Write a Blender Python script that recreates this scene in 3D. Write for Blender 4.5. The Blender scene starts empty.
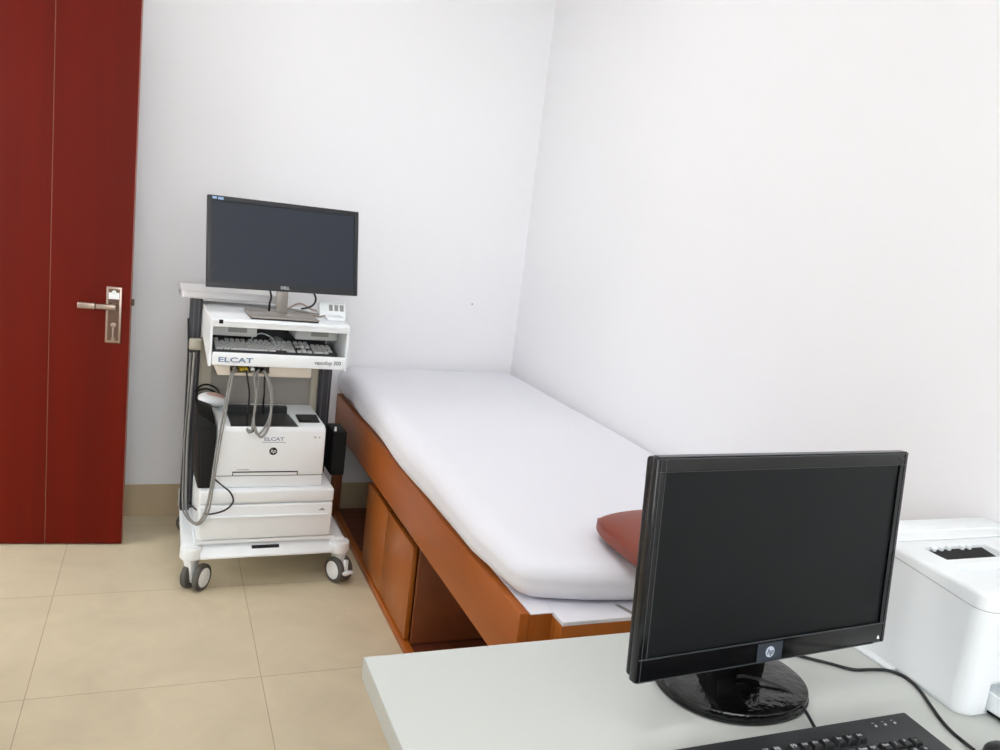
import bpy, bmesh, math, random
from mathutils import Matrix, Vector, noise

S = bpy.context.scene
C = S.collection
PI = math.pi
random.seed(4)
FILL = 6

# ------------------------------------------------------------------ camera
CAM = Vector((0, 0, 1.48))
FPX = 814.6
yaw, pitch, roll = .4035, .1777, .1204
cy, sy = math.cos(yaw), math.sin(yaw)
FWD = Vector((sy * math.cos(pitch), cy * math.cos(pitch), -math.sin(pitch)))
R0 = Vector((cy, -sy, 0)); U0 = R0.cross(FWD)
RGT = math.cos(roll) * R0 + math.sin(roll) * U0
UPV = -math.sin(roll) * R0 + math.cos(roll) * U0
cd = bpy.data.cameras.new('camera'); cam = bpy.data.objects.new('camera', cd); C.objects.link(cam)
m = Matrix((RGT, UPV, -FWD)).transposed().to_4x4(); m.translation = CAM
cam.matrix_world = m
cd.sensor_width = 36; cd.lens = FPX / 1000 * 36; cd.clip_start = .02
S.camera = cam


def at(px, py, y=None, z=None, x=None):
    d = FWD + RGT * ((px - 500) / FPX) - UPV * ((py - 375) / FPX)
    if y is not None: t = (y - CAM.y) / d.y
    elif z is not None: t = (z - CAM.z) / d.z
    else: t = (x - CAM.x) / d.x
    return CAM + d * t


# ------------------------------------------------------------------ materials
def lin(c):
    return tuple(((v / 255) / 12.92 if v / 255 <= .04045 else ((v / 255 + .055) / 1.055) ** 2.4) for v in c) + (1,)


def mat(name, c, rough=.5, metal=0, spec=.5, bump=0, bscale=60, coat=0, var=0, vscale=(3, 3, 3)):
    M = bpy.data.materials.new(name); M.use_nodes = True
    nt = M.node_tree; b = nt.nodes['Principled BSDF']
    b.inputs['Base Color'].default_value = lin(c)
    b.inputs['Roughness'].default_value = rough
    b.inputs['Metallic'].default_value = metal
    b.inputs['Specular IOR Level'].default_value = spec
    b.inputs['Coat Weight'].default_value = coat
    tc = nt.nodes.new('ShaderNodeTexCoord')
    if bump:
        n = nt.nodes.new('ShaderNodeTexNoise'); n.inputs['Scale'].default_value = bscale
        n.inputs['Detail'].default_value = 5
        bp = nt.nodes.new('ShaderNodeBump'); bp.inputs['Strength'].default_value = bump
        bp.inputs['Distance'].default_value = .01
        nt.links.new(tc.outputs['Object'], n.inputs['Vector'])
        nt.links.new(n.outputs['Fac'], bp.inputs['Height']); nt.links.new(bp.outputs['Normal'], b.inputs['Normal'])
    if var:
        mp = nt.nodes.new('ShaderNodeMapping'); mp.inputs['Scale'].default_value = vscale
        n = nt.nodes.new('ShaderNodeTexNoise'); n.inputs['Scale'].default_value = 1; n.inputs['Detail'].default_value = 6
        n.inputs['Roughness'].default_value = .6
        r = nt.nodes.new('ShaderNodeValToRGB')
        L = lin(c)
        r.color_ramp.elements[0].position = .3; r.color_ramp.elements[1].position = .7
        r.color_ramp.elements[0].color = tuple(v * (1 - var) for v in L[:3]) + (1,)
        r.color_ramp.elements[1].color = tuple(min(1, v * (1 + var)) for v in L[:3]) + (1,)
        nt.links.new(tc.outputs['Object'], mp.inputs['Vector']); nt.links.new(mp.outputs['Vector'], n.inputs['Vector'])
        nt.links.new(n.outputs['Fac'], r.inputs['Fac']); nt.links.new(r.outputs['Color'], b.inputs['Base Color'])
    return M


M_wall = mat('wall_paint', (238, 238, 240), .75, spec=.2, bump=.02, bscale=140)
M_ceil = mat('ceiling_paint', (240, 240, 240), .9, spec=.1)
M_door = mat('door_veneer', (96, 17, 3), .42, spec=.14, var=.16, vscale=(9, 9, .5))
M_inlay = mat('door_inlay', (150, 84, 62), .4)
M_frame = mat('door_frame_wood', (120, 40, 24), .4, var=.1, vscale=(8, 8, .6))
M_steel = mat('brushed_steel', (176, 158, 146), .34, 1)
M_dsteel = mat('dark_brushed_plate', (112, 92, 80), .42, 1)
M_white = mat('white_plastic', (236, 240, 242), .42)
M_cartw = mat('cart_white_enamel', (236, 240, 242), .38)
M_cream = mat('cream_plastic', (222, 214, 200), .5)
M_panel = mat('grey_panel', (150, 146, 140), .55)
M_beige = mat('beige_metal', (178, 172, 156), .5)
M_post = mat('anthracite_profile', (54, 55, 61), .42, spec=.4)
M_postl = mat('aluminium_groove', (92, 92, 96), .4, .3)
M_black = mat('black_plastic', (20, 20, 22), .45)
M_dark = mat('dark_gap', (10, 10, 11), .8)
M_gloss = mat('gloss_black_film_wrapped', (9, 9, 10), .12, spec=.5, bump=.5, bscale=22)
M_glossb = mat('gloss_black_bezel', (10, 10, 12), .16, spec=.45, bump=.05, bscale=9)
M_film = mat('film_glint_grey', (64, 67, 71), .35)  # tint of the painted film glints, also of the small lettering
M_screen = mat('matte_black_screen', (10, 14, 16), .42, spec=.22)
M_screen2 = mat('matte_grey_screen', (36, 42, 54), .45, spec=.42)
M_bezel2 = mat('charcoal_bezel', (32, 33, 37), .4)
M_silver = mat('silver_plastic', (158, 152, 146), .38, .5)
M_speaker = mat('speaker_black', (15, 15, 15), .65, spec=.3)
M_grille = mat('speaker_grille', (15, 14, 14), .85, bump=.4, bscale=260)
M_tray = mat('dark_smoked_tray', (38, 40, 42), .4)
M_grey = mat('grey_cable', (142, 141, 138), .5)
M_blackc = mat('black_cable', (18, 18, 20), .45)
M_tire = mat('grey_rubber', (84, 82, 78), .7)
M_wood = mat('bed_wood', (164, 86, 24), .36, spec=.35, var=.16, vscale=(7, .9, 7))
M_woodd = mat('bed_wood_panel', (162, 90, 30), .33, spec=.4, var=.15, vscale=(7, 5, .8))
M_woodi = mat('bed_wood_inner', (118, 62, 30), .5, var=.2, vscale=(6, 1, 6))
M_board = mat('white_board', (232, 231, 238), .5)
M_sheet = mat('white_cotton_sheet', (230, 230, 236), .9, spec=.1, bump=.12, bscale=5)
M_pillow = mat('brown_vinyl', (130, 58, 40), .45, bump=.05, bscale=30)
M_desk = mat('pale_grey_laminate', (198, 201, 196), .4, spec=.4, bump=.015, bscale=500)
M_deskp = mat('desk_edge_grey', (196, 197, 192), .5)
M_key = mat('white_key', (224, 224, 222), .5)
M_kbd = mat('dark_keyboard_base', (66, 68, 70), .5)
M_bkey = mat('black_key', (27, 29, 31), .5)
M_bkb = mat('black_keyboard_body', (36, 38, 41), .5, bump=.1, bscale=500)
M_leg = mat('white_legend', (176, 180, 184), .6)
M_blue = mat('blue_grey_lettering', (112, 132, 160), .6)
M_grt = mat('grey_lettering', (104, 106, 110), .6)
M_logo_d = mat('slate_sticker', (44, 52, 62), .45)
M_logo_w = mat('pale_logo', (190, 200, 212), .5)
M_inkb = mat('black_logo', (14, 14, 16), .5)
M_paper = mat('paper_white', (228, 226, 226), .7)
M_yellow = mat('yellow_plug', (196, 170, 30), .5)
M_pink = mat('pinkish_probe_top', (205, 172, 160), .5)
M_lbl = mat('pale_blue_sticker', (150, 178, 214), .5)
M_socket = mat('socket_grey', (150, 148, 144), .6)
M_led = mat('white_led_cap', (240, 240, 240), .4)
M_modl = mat('module_grey', (205, 205, 202), .5)


def tile_mat():
    M = bpy.data.materials.new('beige_floor_tile'); M.use_nodes = True
    nt = M.node_tree; N = nt.nodes; L = nt.links; b = N['Principled BSDF']
    tc = N.new('ShaderNodeTexCoord'); mp = N.new('ShaderNodeMapping')
    mp.inputs['Location'].default_value = (.315, -2.418 + .655 * 5, 0)
    br = N.new('ShaderNodeTexBrick'); br.offset = 0; br.squash = 1
    br.inputs['Scale'].default_value = 1; br.inputs['Mortar Size'].default_value = .0016
    br.inputs['Mortar Smooth'].default_value = .3
    br.inputs['Brick Width'].default_value = .655; br.inputs['Row Height'].default_value = .655
    br.inputs['Bias'].default_value = -.3
    br.inputs['Color1'].default_value = lin((215, 203, 175)); br.inputs['Color2'].default_value = lin((211, 199, 171))
    br.inputs['Mortar'].default_value = lin((176, 158, 132))
    L.new(tc.outputs['Object'], mp.inputs['Vector']); L.new(mp.outputs['Vector'], br.inputs['Vector'])
    n = N.new('ShaderNodeTexNoise'); n.inputs['Scale'].default_value = 3.5; n.inputs['Detail'].default_value = 8
    n.inputs['Roughness'].default_value = .65; n.inputs['Distortion'].default_value = .8
    L.new(tc.outputs['Object'], n.inputs['Vector'])
    r = N.new('ShaderNodeValToRGB'); r.color_ramp.elements[0].position = .3; r.color_ramp.elements[1].position = .72
    r.color_ramp.elements[0].color = (.9, .89, .87, 1); r.color_ramp.elements[1].color = (1.06, 1.05, 1.04, 1)
    L.new(n.outputs['Fac'], r.inputs['Fac'])
    mx = N.new('ShaderNodeMixRGB'); mx.blend_type = 'MULTIPLY'; mx.inputs['Fac'].default_value = 1
    L.new(br.outputs['Color'], mx.inputs['Color1']); L.new(r.outputs['Color'], mx.inputs['Color2'])
    L.new(mx.outputs['Color'], b.inputs['Base Color'])
    b.inputs['Roughness'].default_value = .42; b.inputs['Specular IOR Level'].default_value = .35
    return M


def plank_mat():
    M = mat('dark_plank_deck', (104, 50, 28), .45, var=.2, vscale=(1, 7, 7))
    nt = M.node_tree; N = nt.nodes; L = nt.links; b = N['Principled BSDF']
    src = b.inputs['Base Color'].links[0].from_socket
    tc = N.new('ShaderNodeTexCoord'); w = N.new('ShaderNodeTexWave'); w.bands_direction = 'Y'
    w.inputs['Scale'].default_value = 4.2
    L.new(tc.outputs['Object'], w.inputs['Vector'])
    r = N.new('ShaderNodeValToRGB'); r.color_ramp.elements[0].position = .02; r.color_ramp.elements[1].position = .1
    r.color_ramp.elements[0].color = (.35, .3, .28, 1); r.color_ramp.elements[1].color = (1, 1, 1, 1)
    L.new(w.outputs['Fac'], r.inputs['Fac'])
    mx = N.new('ShaderNodeMixRGB'); mx.blend_type = 'MULTIPLY'; mx.inputs['Fac'].default_value = 1
    L.new(src, mx.inputs['Color1']); L.new(r.outputs['Color'], mx.inputs['Color2']); L.new(mx.outputs['Color'], b.inputs['Base Color'])
    return M


M_tile = tile_mat(); M_plank = plank_mat()
M_base = mat('beige_skirting_tile', (190, 172, 142), .4, var=.06, vscale=(4, 4, 4))


# ------------------------------------------------------------------ mesh helpers
def join(bm, t, M=None):
    if M is not None: t.transform(M)
    me = bpy.data.meshes.new('tmp'); t.to_mesh(me); t.free(); bm.from_mesh(me); bpy.data.meshes.remove(me)


def bx(bm, x0, x1, y0, y1, z0, z1, r=0, seg=2, axis=None, M=None, mi=0):
    """box; r bevels every edge, or with axis only those parallel to that axis"""
    t = bmesh.new(); bmesh.ops.create_cube(t, size=1)
    t.transform(Matrix.Translation(((x0 + x1) / 2, (y0 + y1) / 2, (z0 + z1) / 2)) @ Matrix.Diagonal((x1 - x0, y1 - y0, z1 - z0, 1)))
    if r:
        es = list(t.edges)
        if axis is not None:
            es = [e for e in es if abs((e.verts[0].co - e.verts[1].co).normalized()[axis]) > .9]
        bmesh.ops.bevel(t, geom=es, offset=r, segments=seg, profile=.5, affect='EDGES')
    for f in t.faces: f.material_index = mi
    join(bm, t, M)


def hexa(bm, p, mi=0, r=0, seg=2):
    """8 points: bottom ring of four, top ring of four"""
    t = bmesh.new(); v = [t.verts.new(q) for q in p]
    for f in ((3, 2, 1, 0), (4, 5, 6, 7), (0, 1, 5, 4), (1, 2, 6, 5), (2, 3, 7, 6), (3, 0, 4, 7)):
        t.faces.new([v[i] for i in f]).material_index = mi
    if r: bmesh.ops.bevel(t, geom=list(t.edges), offset=r, segments=seg, profile=.5, affect='EDGES')
    bmesh.ops.recalc_face_normals(t, faces=t.faces)
    join(bm, t)


def prism(bm, pts, axis, a0, a1, r=0, mi=0, M=None):
    """polygon of 2-D points extruded along axis; the two other axes in xyz order"""
    t = bmesh.new()
    def P(p, a):
        q = [p[0], p[1]]; q.insert(axis, a); return q
    v0 = [t.verts.new(P(p, a0)) for p in pts]; v1 = [t.verts.new(P(p, a1)) for p in pts]
    t.faces.new(v0); t.faces.new(v1[::-1]); n = len(pts)
    for i in range(n): t.faces.new((v0[i], v1[i], v1[(i + 1) % n], v0[(i + 1) % n]))
    bmesh.ops.recalc_face_normals(t, faces=t.faces)
    if r: bmesh.ops.bevel(t, geom=list(t.edges), offset=r, segments=2, profile=.5, affect='EDGES')
    for f in t.faces: f.material_index = mi
    join(bm, t, M)


def cyl(bm, p0, p1, r0, r1=None, seg=24, bev=0, mi=0, M=None):
    p0, p1 = Vector(p0), Vector(p1); d = p1 - p0
    t = bmesh.new(); bmesh.ops.create_cone(t, cap_ends=True, segments=seg, radius1=r0, radius2=r0 if r1 is None else r1, depth=d.length)
    if bev:
        es = [e for e in t.edges if len(e.link_faces) == 2 and any(len(f.verts) > 4 for f in e.link_faces)]
        bmesh.ops.bevel(t, geom=es, offset=bev, segments=3, profile=.5, affect='EDGES')
    for f in t.faces: f.material_index = mi
    t.transform(Matrix.Translation((p0 + p1) / 2) @ d.to_track_quat('Z', 'Y').to_matrix().to_4x4())
    join(bm, t, M)


def catmull(pts, n=8):
    pts = [Vector(p) for p in pts]; P = [pts[0] * 2 - pts[1]] + pts + [pts[-1] * 2 - pts[-2]]; out = []
    for i in range(1, len(P) - 2):
        a, b, c, d = P[i - 1:i + 3]
        for k in range(n):
            t = k / n
            out.append(.5 * ((2 * b) + (c - a) * t + (2 * a - 5 * b + 4 * c - d) * t * t + (3 * b - a - 3 * c + d) * t ** 3))
    out.append(pts[-1]); return out


def tube(bm, pts, r, sides=8, n=8, mi=0):
    P = catmull(pts, n); rings = []; t0 = (P[1] - P[0]).normalized()
    up = Vector((0, 0, 1)) if abs(t0.z) < .9 else Vector((1, 0, 0))
    u = t0.cross(up).normalized()
    for i, p in enumerate(P):
        t = (P[min(i + 1, len(P) - 1)] - P[max(i - 1, 0)]).normalized()
        u = (u - t * u.dot(t)).normalized(); w = t.cross(u)
        rings.append([bm.verts.new(p + (u * math.cos(2 * PI * k / sides) + w * math.sin(2 * PI * k / sides)) * r) for k in range(sides)])
    for a, b in zip(rings, rings[1:]):
        for k in range(sides):
            bm.faces.new((a[k], a[(k + 1) % sides], b[(k + 1) % sides], b[k])).material_index = mi
    bm.faces.new(rings[0][::-1]); bm.faces.new(rings[-1])


def cut(bm, tools):
    """boolean difference; returns a fresh bmesh"""
    me = bpy.data.meshes.new('a'); bm.to_mesh(me); bm.free(); a = bpy.data.objects.new('a', me); C.objects.link(a)
    tm = []
    for t in tools:
        me2 = bpy.data.meshes.new('b'); t.to_mesh(me2); t.free(); b = bpy.data.objects.new('b', me2); C.objects.link(b)
        md = a.modifiers.new('x', 'BOOLEAN'); md.operation = 'DIFFERENCE'; md.object = b; md.solver = 'EXACT'; tm.append(b)
    ev = a.evaluated_get(bpy.context.evaluated_depsgraph_get())
    res = bpy.data.meshes.new_from_object(ev)
    out = bmesh.new(); out.from_mesh(res)
    for o in [a] + tm:
        d = o.data; bpy.data.objects.remove(o); bpy.data.meshes.remove(d)
    bpy.data.meshes.remove(res)
    return out


def box(*a, **k):
    b = bmesh.new(); bx(b, *a, **k); return b


TXT = {}
def text(bm, s, size, M, mi=0, extrude=.0004, shear=0, offset=0, wide=1):
    key = (s, size, extrude, shear, offset)
    if key not in TXT:
        c = bpy.data.curves.new('t', 'FONT'); c.body = s; c.size = size; c.extrude = extrude; c.shear = shear
        c.align_x = 'CENTER'; c.align_y = 'CENTER'; c.resolution_u = 3; c.offset = offset
        o = bpy.data.objects.new('t', c); C.objects.link(o)
        TXT[key] = bpy.data.meshes.new_from_object(o.evaluated_get(bpy.context.evaluated_depsgraph_get()))
        bpy.data.objects.remove(o); bpy.data.curves.remove(c)
    t = bmesh.new(); t.from_mesh(TXT[key]); t.transform(Matrix.Diagonal((wide, 1, 1, 1)))
    for f in t.faces: f.material_index = mi
    join(bm, t, M)


FRONT = Matrix.Rotation(PI / 2, 4, 'X')          # text frame -> face looking to -y


def link(name, bm, m, parent=None, ang=40):
    me = bpy.data.meshes.new(name)
    off = Vector((0, 0, 0)); p = parent
    while p is not None: off += Vector(p.get('_o', (0, 0, 0))); p = p.parent
    bm.transform(Matrix.Translation(-off))
    bm.to_mesh(me); bm.free()
    for q in me.polygons: q.use_smooth = True
    me.set_sharp_from_angle(angle=math.radians(ang))
    for q in (m if isinstance(m, (list, tuple)) else [m]): me.materials.append(q)
    o = bpy.data.objects.new(name, me); C.objects.link(o)
    if parent is not None: o.parent = parent
    return o


ROOTS = []
def thing(name, label, cat, loc=(0, 0, 0), rz=0, group=None):
    o = bpy.data.objects.new(name, None); C.objects.link(o); o.empty_display_size = .05
    o.location = loc; o.rotation_euler = (0, 0, rz); o['_o'] = tuple(loc)
    o['label'] = label; o['category'] = cat
    if group: o['group'] = group
    ROOTS.append(o); return o


def single(name, bm, m, label, cat, group=None, ang=40):
    """a thing that is one mesh, origin at its base"""
    xs = [v.co for v in bm.verts]
    lo = Vector((sum(v.x for v in xs) / len(xs), sum(v.y for v in xs) / len(xs), min(v.z for v in xs)))
    bm.transform(Matrix.Translation(-lo))
    o = link(name, bm, m, None, ang); o.location = lo
    o['label'] = label; o['category'] = cat
    if group: o['group'] = group
    return o


def struct(name, bm, m, parent=None, ang=40):
    o = link(name, bm, m, parent, ang)
    if parent is None: o['kind'] = 'structure'
    return o


# ------------------------------------------------------------------ the room
XL, XR, YB, YF, ZC = -1.05, 1.702, 3.85, -1.7, 3.0
b = bmesh.new(); bx(b, -3.2, XR + .1, YF - .1, YB + .1, -.06, 0); struct('floor', b, M_tile)
b = bmesh.new(); bx(b, XL - .1, XR + .1, YF - .1, YB + .1, ZC, ZC + .08); struct('ceiling', b, M_ceil)
b = bmesh.new(); bx(b, XL - .1, XR + .1, YB, YB + .1, 0, ZC); struct('wall_back', b, M_wall)
b = bmesh.new(); bx(b, XR, XR + .1, YF, YB, 0, ZC); struct('wall_right', b, M_wall)
DY0, DY1, DZ = 2.62, 3.57, 2.30
b = bmesh.new()
bx(b, XL - .1, XL, DY1, YB, 0, ZC); bx(b, XL - .1, XL, DY0, DY1, DZ, ZC)
bx(b, XL - .1, XL, YF, DY0, 0, ZC)
struct('wall_left', b, M_wall)
FW = (-.75, 1.25, .9, 2.5)
b = bmesh.new()
bx(b, XL - .1, FW[0], YF - .1, YF, 0, ZC); bx(b, FW[1], XR + .1, YF - .1, YF, 0, ZC)
bx(b, FW[0], FW[1], YF - .1, YF, 0, FW[2]); bx(b, FW[0], FW[1], YF - .1, YF, FW[3], ZC)
struct('wall_front', b, M_wall)
M_wf = mat('window_frame_white', (228, 228, 226), .4)
b = bmesh.new(); y0, y1 = YF - .07, YF - .02
bx(b, FW[0], FW[1], y0, y1, FW[2], FW[2] + .05, .004); bx(b, FW[0], FW[1], y0, y1, FW[3] - .05, FW[3], .004)
for x in (FW[0], (FW[0] + FW[1]) / 2 - .025, FW[1] - .05): bx(b, x, x + .05, y0, y1, FW[2], FW[3], .004)
struct('window_1', b, M_wf)
b = bmesh.new(); bx(b, -3.2, -3.1, YF, YB + .1, 0, 1.3); bx(b, -3.2, XL - .1, YB, YB + .1, 0, ZC); struct('wall_corridor_sky_block', b, M_wall)  # low wall added out of view to cut daylight through the doorway
b = bmesh.new(); bx(b, -3.2, XL - .1, YF - .1, YB + .1, 2.6, 2.68); struct('ceiling_corridor_sky_block', b, M_ceil)  # added out of view, keeps overhead sky off the doorway
# skirting tiles, cut on the floor tiles' grid
def skirting(name, fixed, along, a0, a1):
    b = bmesh.new(); a = a0
    while a < a1 - .001:
        k = math.floor((a + .315) / .655 + 1e-4) + 1 if along == 0 else math.floor((a - 2.418) / .655 + 1e-4) + 1
        e = min(a1, k * .655 - .315 if along == 0 else k * .655 + 2.418)
        if along == 0: bx(b, a + .0007, e - .0007, fixed[0], fixed[1], 0, .149, .0015, 1)
        else: bx(b, fixed[0], fixed[1], a + .0007, e - .0007, 0, .149, .0015, 1)
        a = e
    struct(name, b, M_base)
skirting('baseboard_back', (YB - .009, YB - .0001), 0, XL, XR)
skirting('baseboard_right', (XR - .009, XR - .0001), 1, YF, YB - .01)
skirting('baseboard_left', (XL + .0001, XL + .009), 1, YF, DY0 - .07)
# door frame in the left wall
b = bmesh.new()
for y in (DY0 - .06, DY1): bx(b, XL - .11, XL + .012, y, y + .06, 0, DZ + .06, .004)
bx(b, XL - .11, XL + .012, DY0, DY1, DZ, DZ + .06, .004)
struct('trim_1', b, M_frame)

# open door, standing almost parallel to the back wall
pe = Vector((-.114, 3.512, 0)); ang = math.atan2(-.044, .442)
DM = Matrix.Translation(pe) @ Matrix.Rotation(ang, 4, 'Z')     # local: x<0 to the hinge, y>0 back
b = bmesh.new()
bx(b, -.93, -.2875, 0, .04, .006, 2.27, .0015, 1, M=DM)
bx(b, -.2835, 0, 0, .04, .006, 2.27, .0015, 1, M=DM)
bx(b, -.2885, -.2825, .004, .036, .006, 2.27, M=DM)
door = struct('door_1', b, M_door)
b = bmesh.new(); bx(b, -.2866, -.2844, .0015, .004, .006, 2.27, M=DM); link('inlay_strip', b, M_inlay, door)
b = bmesh.new(); bx(b, -.0005, .0012, .002, .038, .006, 2.27, M=DM); link('edge_band', b, M_inlay, door)
HMX = DM @ Matrix.Translation((.006, 0, 0))
b = bmesh.new(); bx(b, -.092, -.036, -.006, 0, .853, 1.075, .002, 2, M=HMX)
plate = link('handle_plate', b, [M_steel], door)
b = bmesh.new(); bx(b, -.084, -.044, -.0066, -.0055, .863, 1.067, 0, M=HMX); link('plate_inset', b, M_dsteel, plate)
b = bmesh.new()
cyl(b, (-.062, -.004, 1.0), (-.062, -.046, 1.0), .0125, .011, 20, .002, M=HMX)
bx(b, -.122, -.05, -.052, -.036, .989, 1.010, .004, 3, M=HMX)
bx(b, -.186, -.122, -.054, -.034, .987, 1.012, .005, 3, M=HMX)
link('lever', b, M_steel, plate)
b = bmesh.new(); bx(b, -.083, -.045, -.009, -.006, 1.027, 1.053, .001, 1, M=HMX); cyl(b, (-.064, -.006, 1.054), (-.064, -.009, 1.054), .008, seg=20, M=HMX)
link('thumb_turn', b, M_white, plate)
b = bmesh.new(); cyl(b, (-.063, -.005, .925), (-.063, -.012, .925), .010, seg=20, bev=.001, M=HMX); bx(b, -.067, -.059, -.011, -.006, .868, .925, .002, 1, M=HMX)
cyl(b, (-.063, -.006, .87), (-.063, -.010, .87), .007, seg=16, M=HMX)
link('lock_cylinder', b, M_steel, plate)
b = bmesh.new(); bx(b, .001, .012, .012, .028, 1.004, 1.03, .002, 1, M=DM); link('latch_bolt', b, M_dsteel, door)
b = bmesh.new()
for z in (.25, 1.15, 2.05): cyl(b, (-.934, -.004, z - .05), (-.934, -.004, z + .05), .007, seg=12, M=DM)
link('hinge', b, M_steel, door)
# tiny nail in the back wall
p = at(472, 304, y=YB)
b = bmesh.new(); cyl(b, (p.x, YB - .006, p.z), (p.x, YB + .002, p.z), .0028, seg=10)
single('nail', b, M_dark, 'tiny dark nail head in the white back wall above the bed', 'nail')

BEFORE_CART = {o.name for o in C.objects}
# ------------------------------------------------------------------ equipment cart
CX, CY = .415, 3.06
cart = thing('equipment_cart', 'white wheeled medical equipment cart with keyboard tray and drawer beside the bed', 'cart', (CX, CY, 0))
# base
b = bmesh.new()
hexa(b, [(.105, 3.075, .148), (.168, 3.075, .148), (.18, 3.72, .148), (.122, 3.72, .148), (.105, 3.075, .182), (.168, 3.075, .182), (.18, 3.72, .182), (.122, 3.72, .182)], r=.009, seg=3)
bx(b, .662, .725, 3.075, 3.74, .148, .182, .01, 3)
bx(b, .15, .68, 3.07, 3.72, .178, .192, .004, 2)
bx(b, .15, .68, 3.66, 3.74, .14, .18, .006, 2)
hexa(b, [(.172, 3.035, .132), (.668, 3.035, .132), (.668, 3.10, .145), (.172, 3.10, .145),
         (.172, 3.035, .141), (.668, 3.035, .141), (.668, 3.10, .18), (.172, 3.10, .18)], r=.003)
base = link('base', b, M_cartw, cart)
b = bmesh.new(); sl = math.atan2(.039, .065)
SM = Matrix.Translation((.412, 3.068, .1605)) @ Matrix.Rotation(sl, 4, 'X')
bx(b, -.052, .052, -.008, .008, -.001, .0012, .0008, 1, M=SM); link('grip_slot', b, M_dark, base)


def caster(x, y, ax, brake=False, dx=0, gap=.021):
    ax = Vector((ax[0], ax[1], 0)).normalized(); perp = Vector((-ax.y, ax.x, 0))
    if perp.y > 0: perp = -perp
    b = bmesh.new(); cyl(b, (x, y, .124), (x, y, .170), .043, .041, 28, .006)
    cyl(b, (x, y, .168), (x, y, .172), .030, seg=24, bev=.001)
    c = link('caster', b, M_cartw, cart)
    wc = Vector((x + dx, y, .052)) + perp * .012
    b = bmesh.new()
    ring = []
    for z, w, d, o in ((.126, .030, .030, 0), (.10, .028, .026, .003), (.07, .018, .019, .008), (.045, .012, .014, .012), (.028, .010, .010, .013)):
        q = Vector((x + dx * min(1, o / .012) * .6, y, z)) + perp * o
        ring.append([q + ax * (w * .55 * sx) + perp * (d * sy_) for sx, sy_ in ((-1, -1), (1, -1), (1, 1), (-1, 1))])
    vr = [[b.verts.new(v) for v in r] for r in ring]
    for r1, r2 in zip(vr, vr[1:]):
        for k in range(4): b.faces.new((r1[k], r1[(k + 1) % 4], r2[(k + 1) % 4], r2[k]))
    b.faces.new(vr[0][::-1]); b.faces.new(vr[-1])
    bmesh.ops.recalc_face_normals(b, faces=b.faces)
    bmesh.ops.bevel(b, geom=list(b.edges), offset=.002, segments=2, profile=.5, affect='EDGES')
    link('fork', b, M_cartw, c)
    for s in (-1, 1):
        o = wc + ax * (gap * s); b = bmesh.new()
        cyl(b, o - ax * .0115, o + ax * .0115, .052, seg=36, bev=.006)
        cyl(b, o + ax * (.0105 * s), o + ax * (.0128 * s), .038, .036, 32, mi=1)
        link('wheel', b, [M_tire, M_cartw], c)
    if brake:
        b = bmesh.new(); q = wc + perp * .052
        R = Matrix((ax, perp, Vector((0, 0, 1)))).transposed().to_4x4(); R.translation = q
        bx(b, -.022, .022, -.012, .014, -.006, .006, .003, 2, M=R); bx(b, -.008, .008, -.02, -.002, -.012, .05, .004, 2, M=R)
        link('brake_pedal', b, M_cartw, c)


caster(.144, 3.085, (.80, -.6), dx=.026, gap=.025); caster(.702, 3.075, (.9, .43), True)
caster(.16, 3.64, (.3, 1)); caster(.70, 3.67, (.5, 1))
# posts
for x0, x1 in ((.117, .161), (.648, .70)):
    b = bmesh.new(); bx(b, x0, x1, 3.43, 3.51, .178, 1.068, .008, 3, axis=2)
    po = link('post', b, M_post, cart)
    b = bmesh.new()
    for x in (x0 + .012, x1 - .014): bx(b, x, x + .003, 3.4285, 3.432, .18, 1.06)
    bx(b, x0 - .0012, x0 + .001, 3.455, 3.485, .18, 1.06)
    link('groove', b, M_postl, po)
b = bmesh.new(); bx(b, .21, .616, 3.47, 3.482, .40, .90); bp = link('back_panel', b, M_panel, cart)
for x0, x1 in ((.616, .6475), (.1615, .21)):
    b = bmesh.new(); bx(b, x0, x1, 3.455, 3.50, .40, .90, .002)
    for x in (x0 + .01, x0 + .022): bx(b, x, x + .002, 3.4535, 3.456, .40, .90)
    link('side_flange', b, M_beige, bp)
b = bmesh.new(); bx(b, .117, .167, 3.395, 3.432, .862, .908, .008, 3); cyl(b, (.143, 3.39, .885), (.143, 3.40, .885), .018, seg=20, bev=.002)
link('clamp_knob', b, M_beige, cart)
# drawer unit + drawer
b = bmesh.new()
bx(b, .160, .664, 3.085, 3.46, .192, .3375, .004); bx(b, .160, .664, 3.068, 3.46, .3385, .390, .008, 3)
link('drawer_unit', b, M_cartw, cart)
b = bmesh.new(); bx(b, .163, .661, 3.066, 3.086, .197, .333, .006, 3); dr = link('drawer', b, M_cartw, cart)
b = bmesh.new(); bx(b, .187, .643, 3.056, 3.07, .283, .291, .003, 2); link('handle', b, M_white, dr)
b = bmesh.new(); prism(b, [(.606, .303), (.634, .303), (.620, .313)], 1, 3.064, 3.068); link('brand_mark', b, M_socket, dr)
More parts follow.
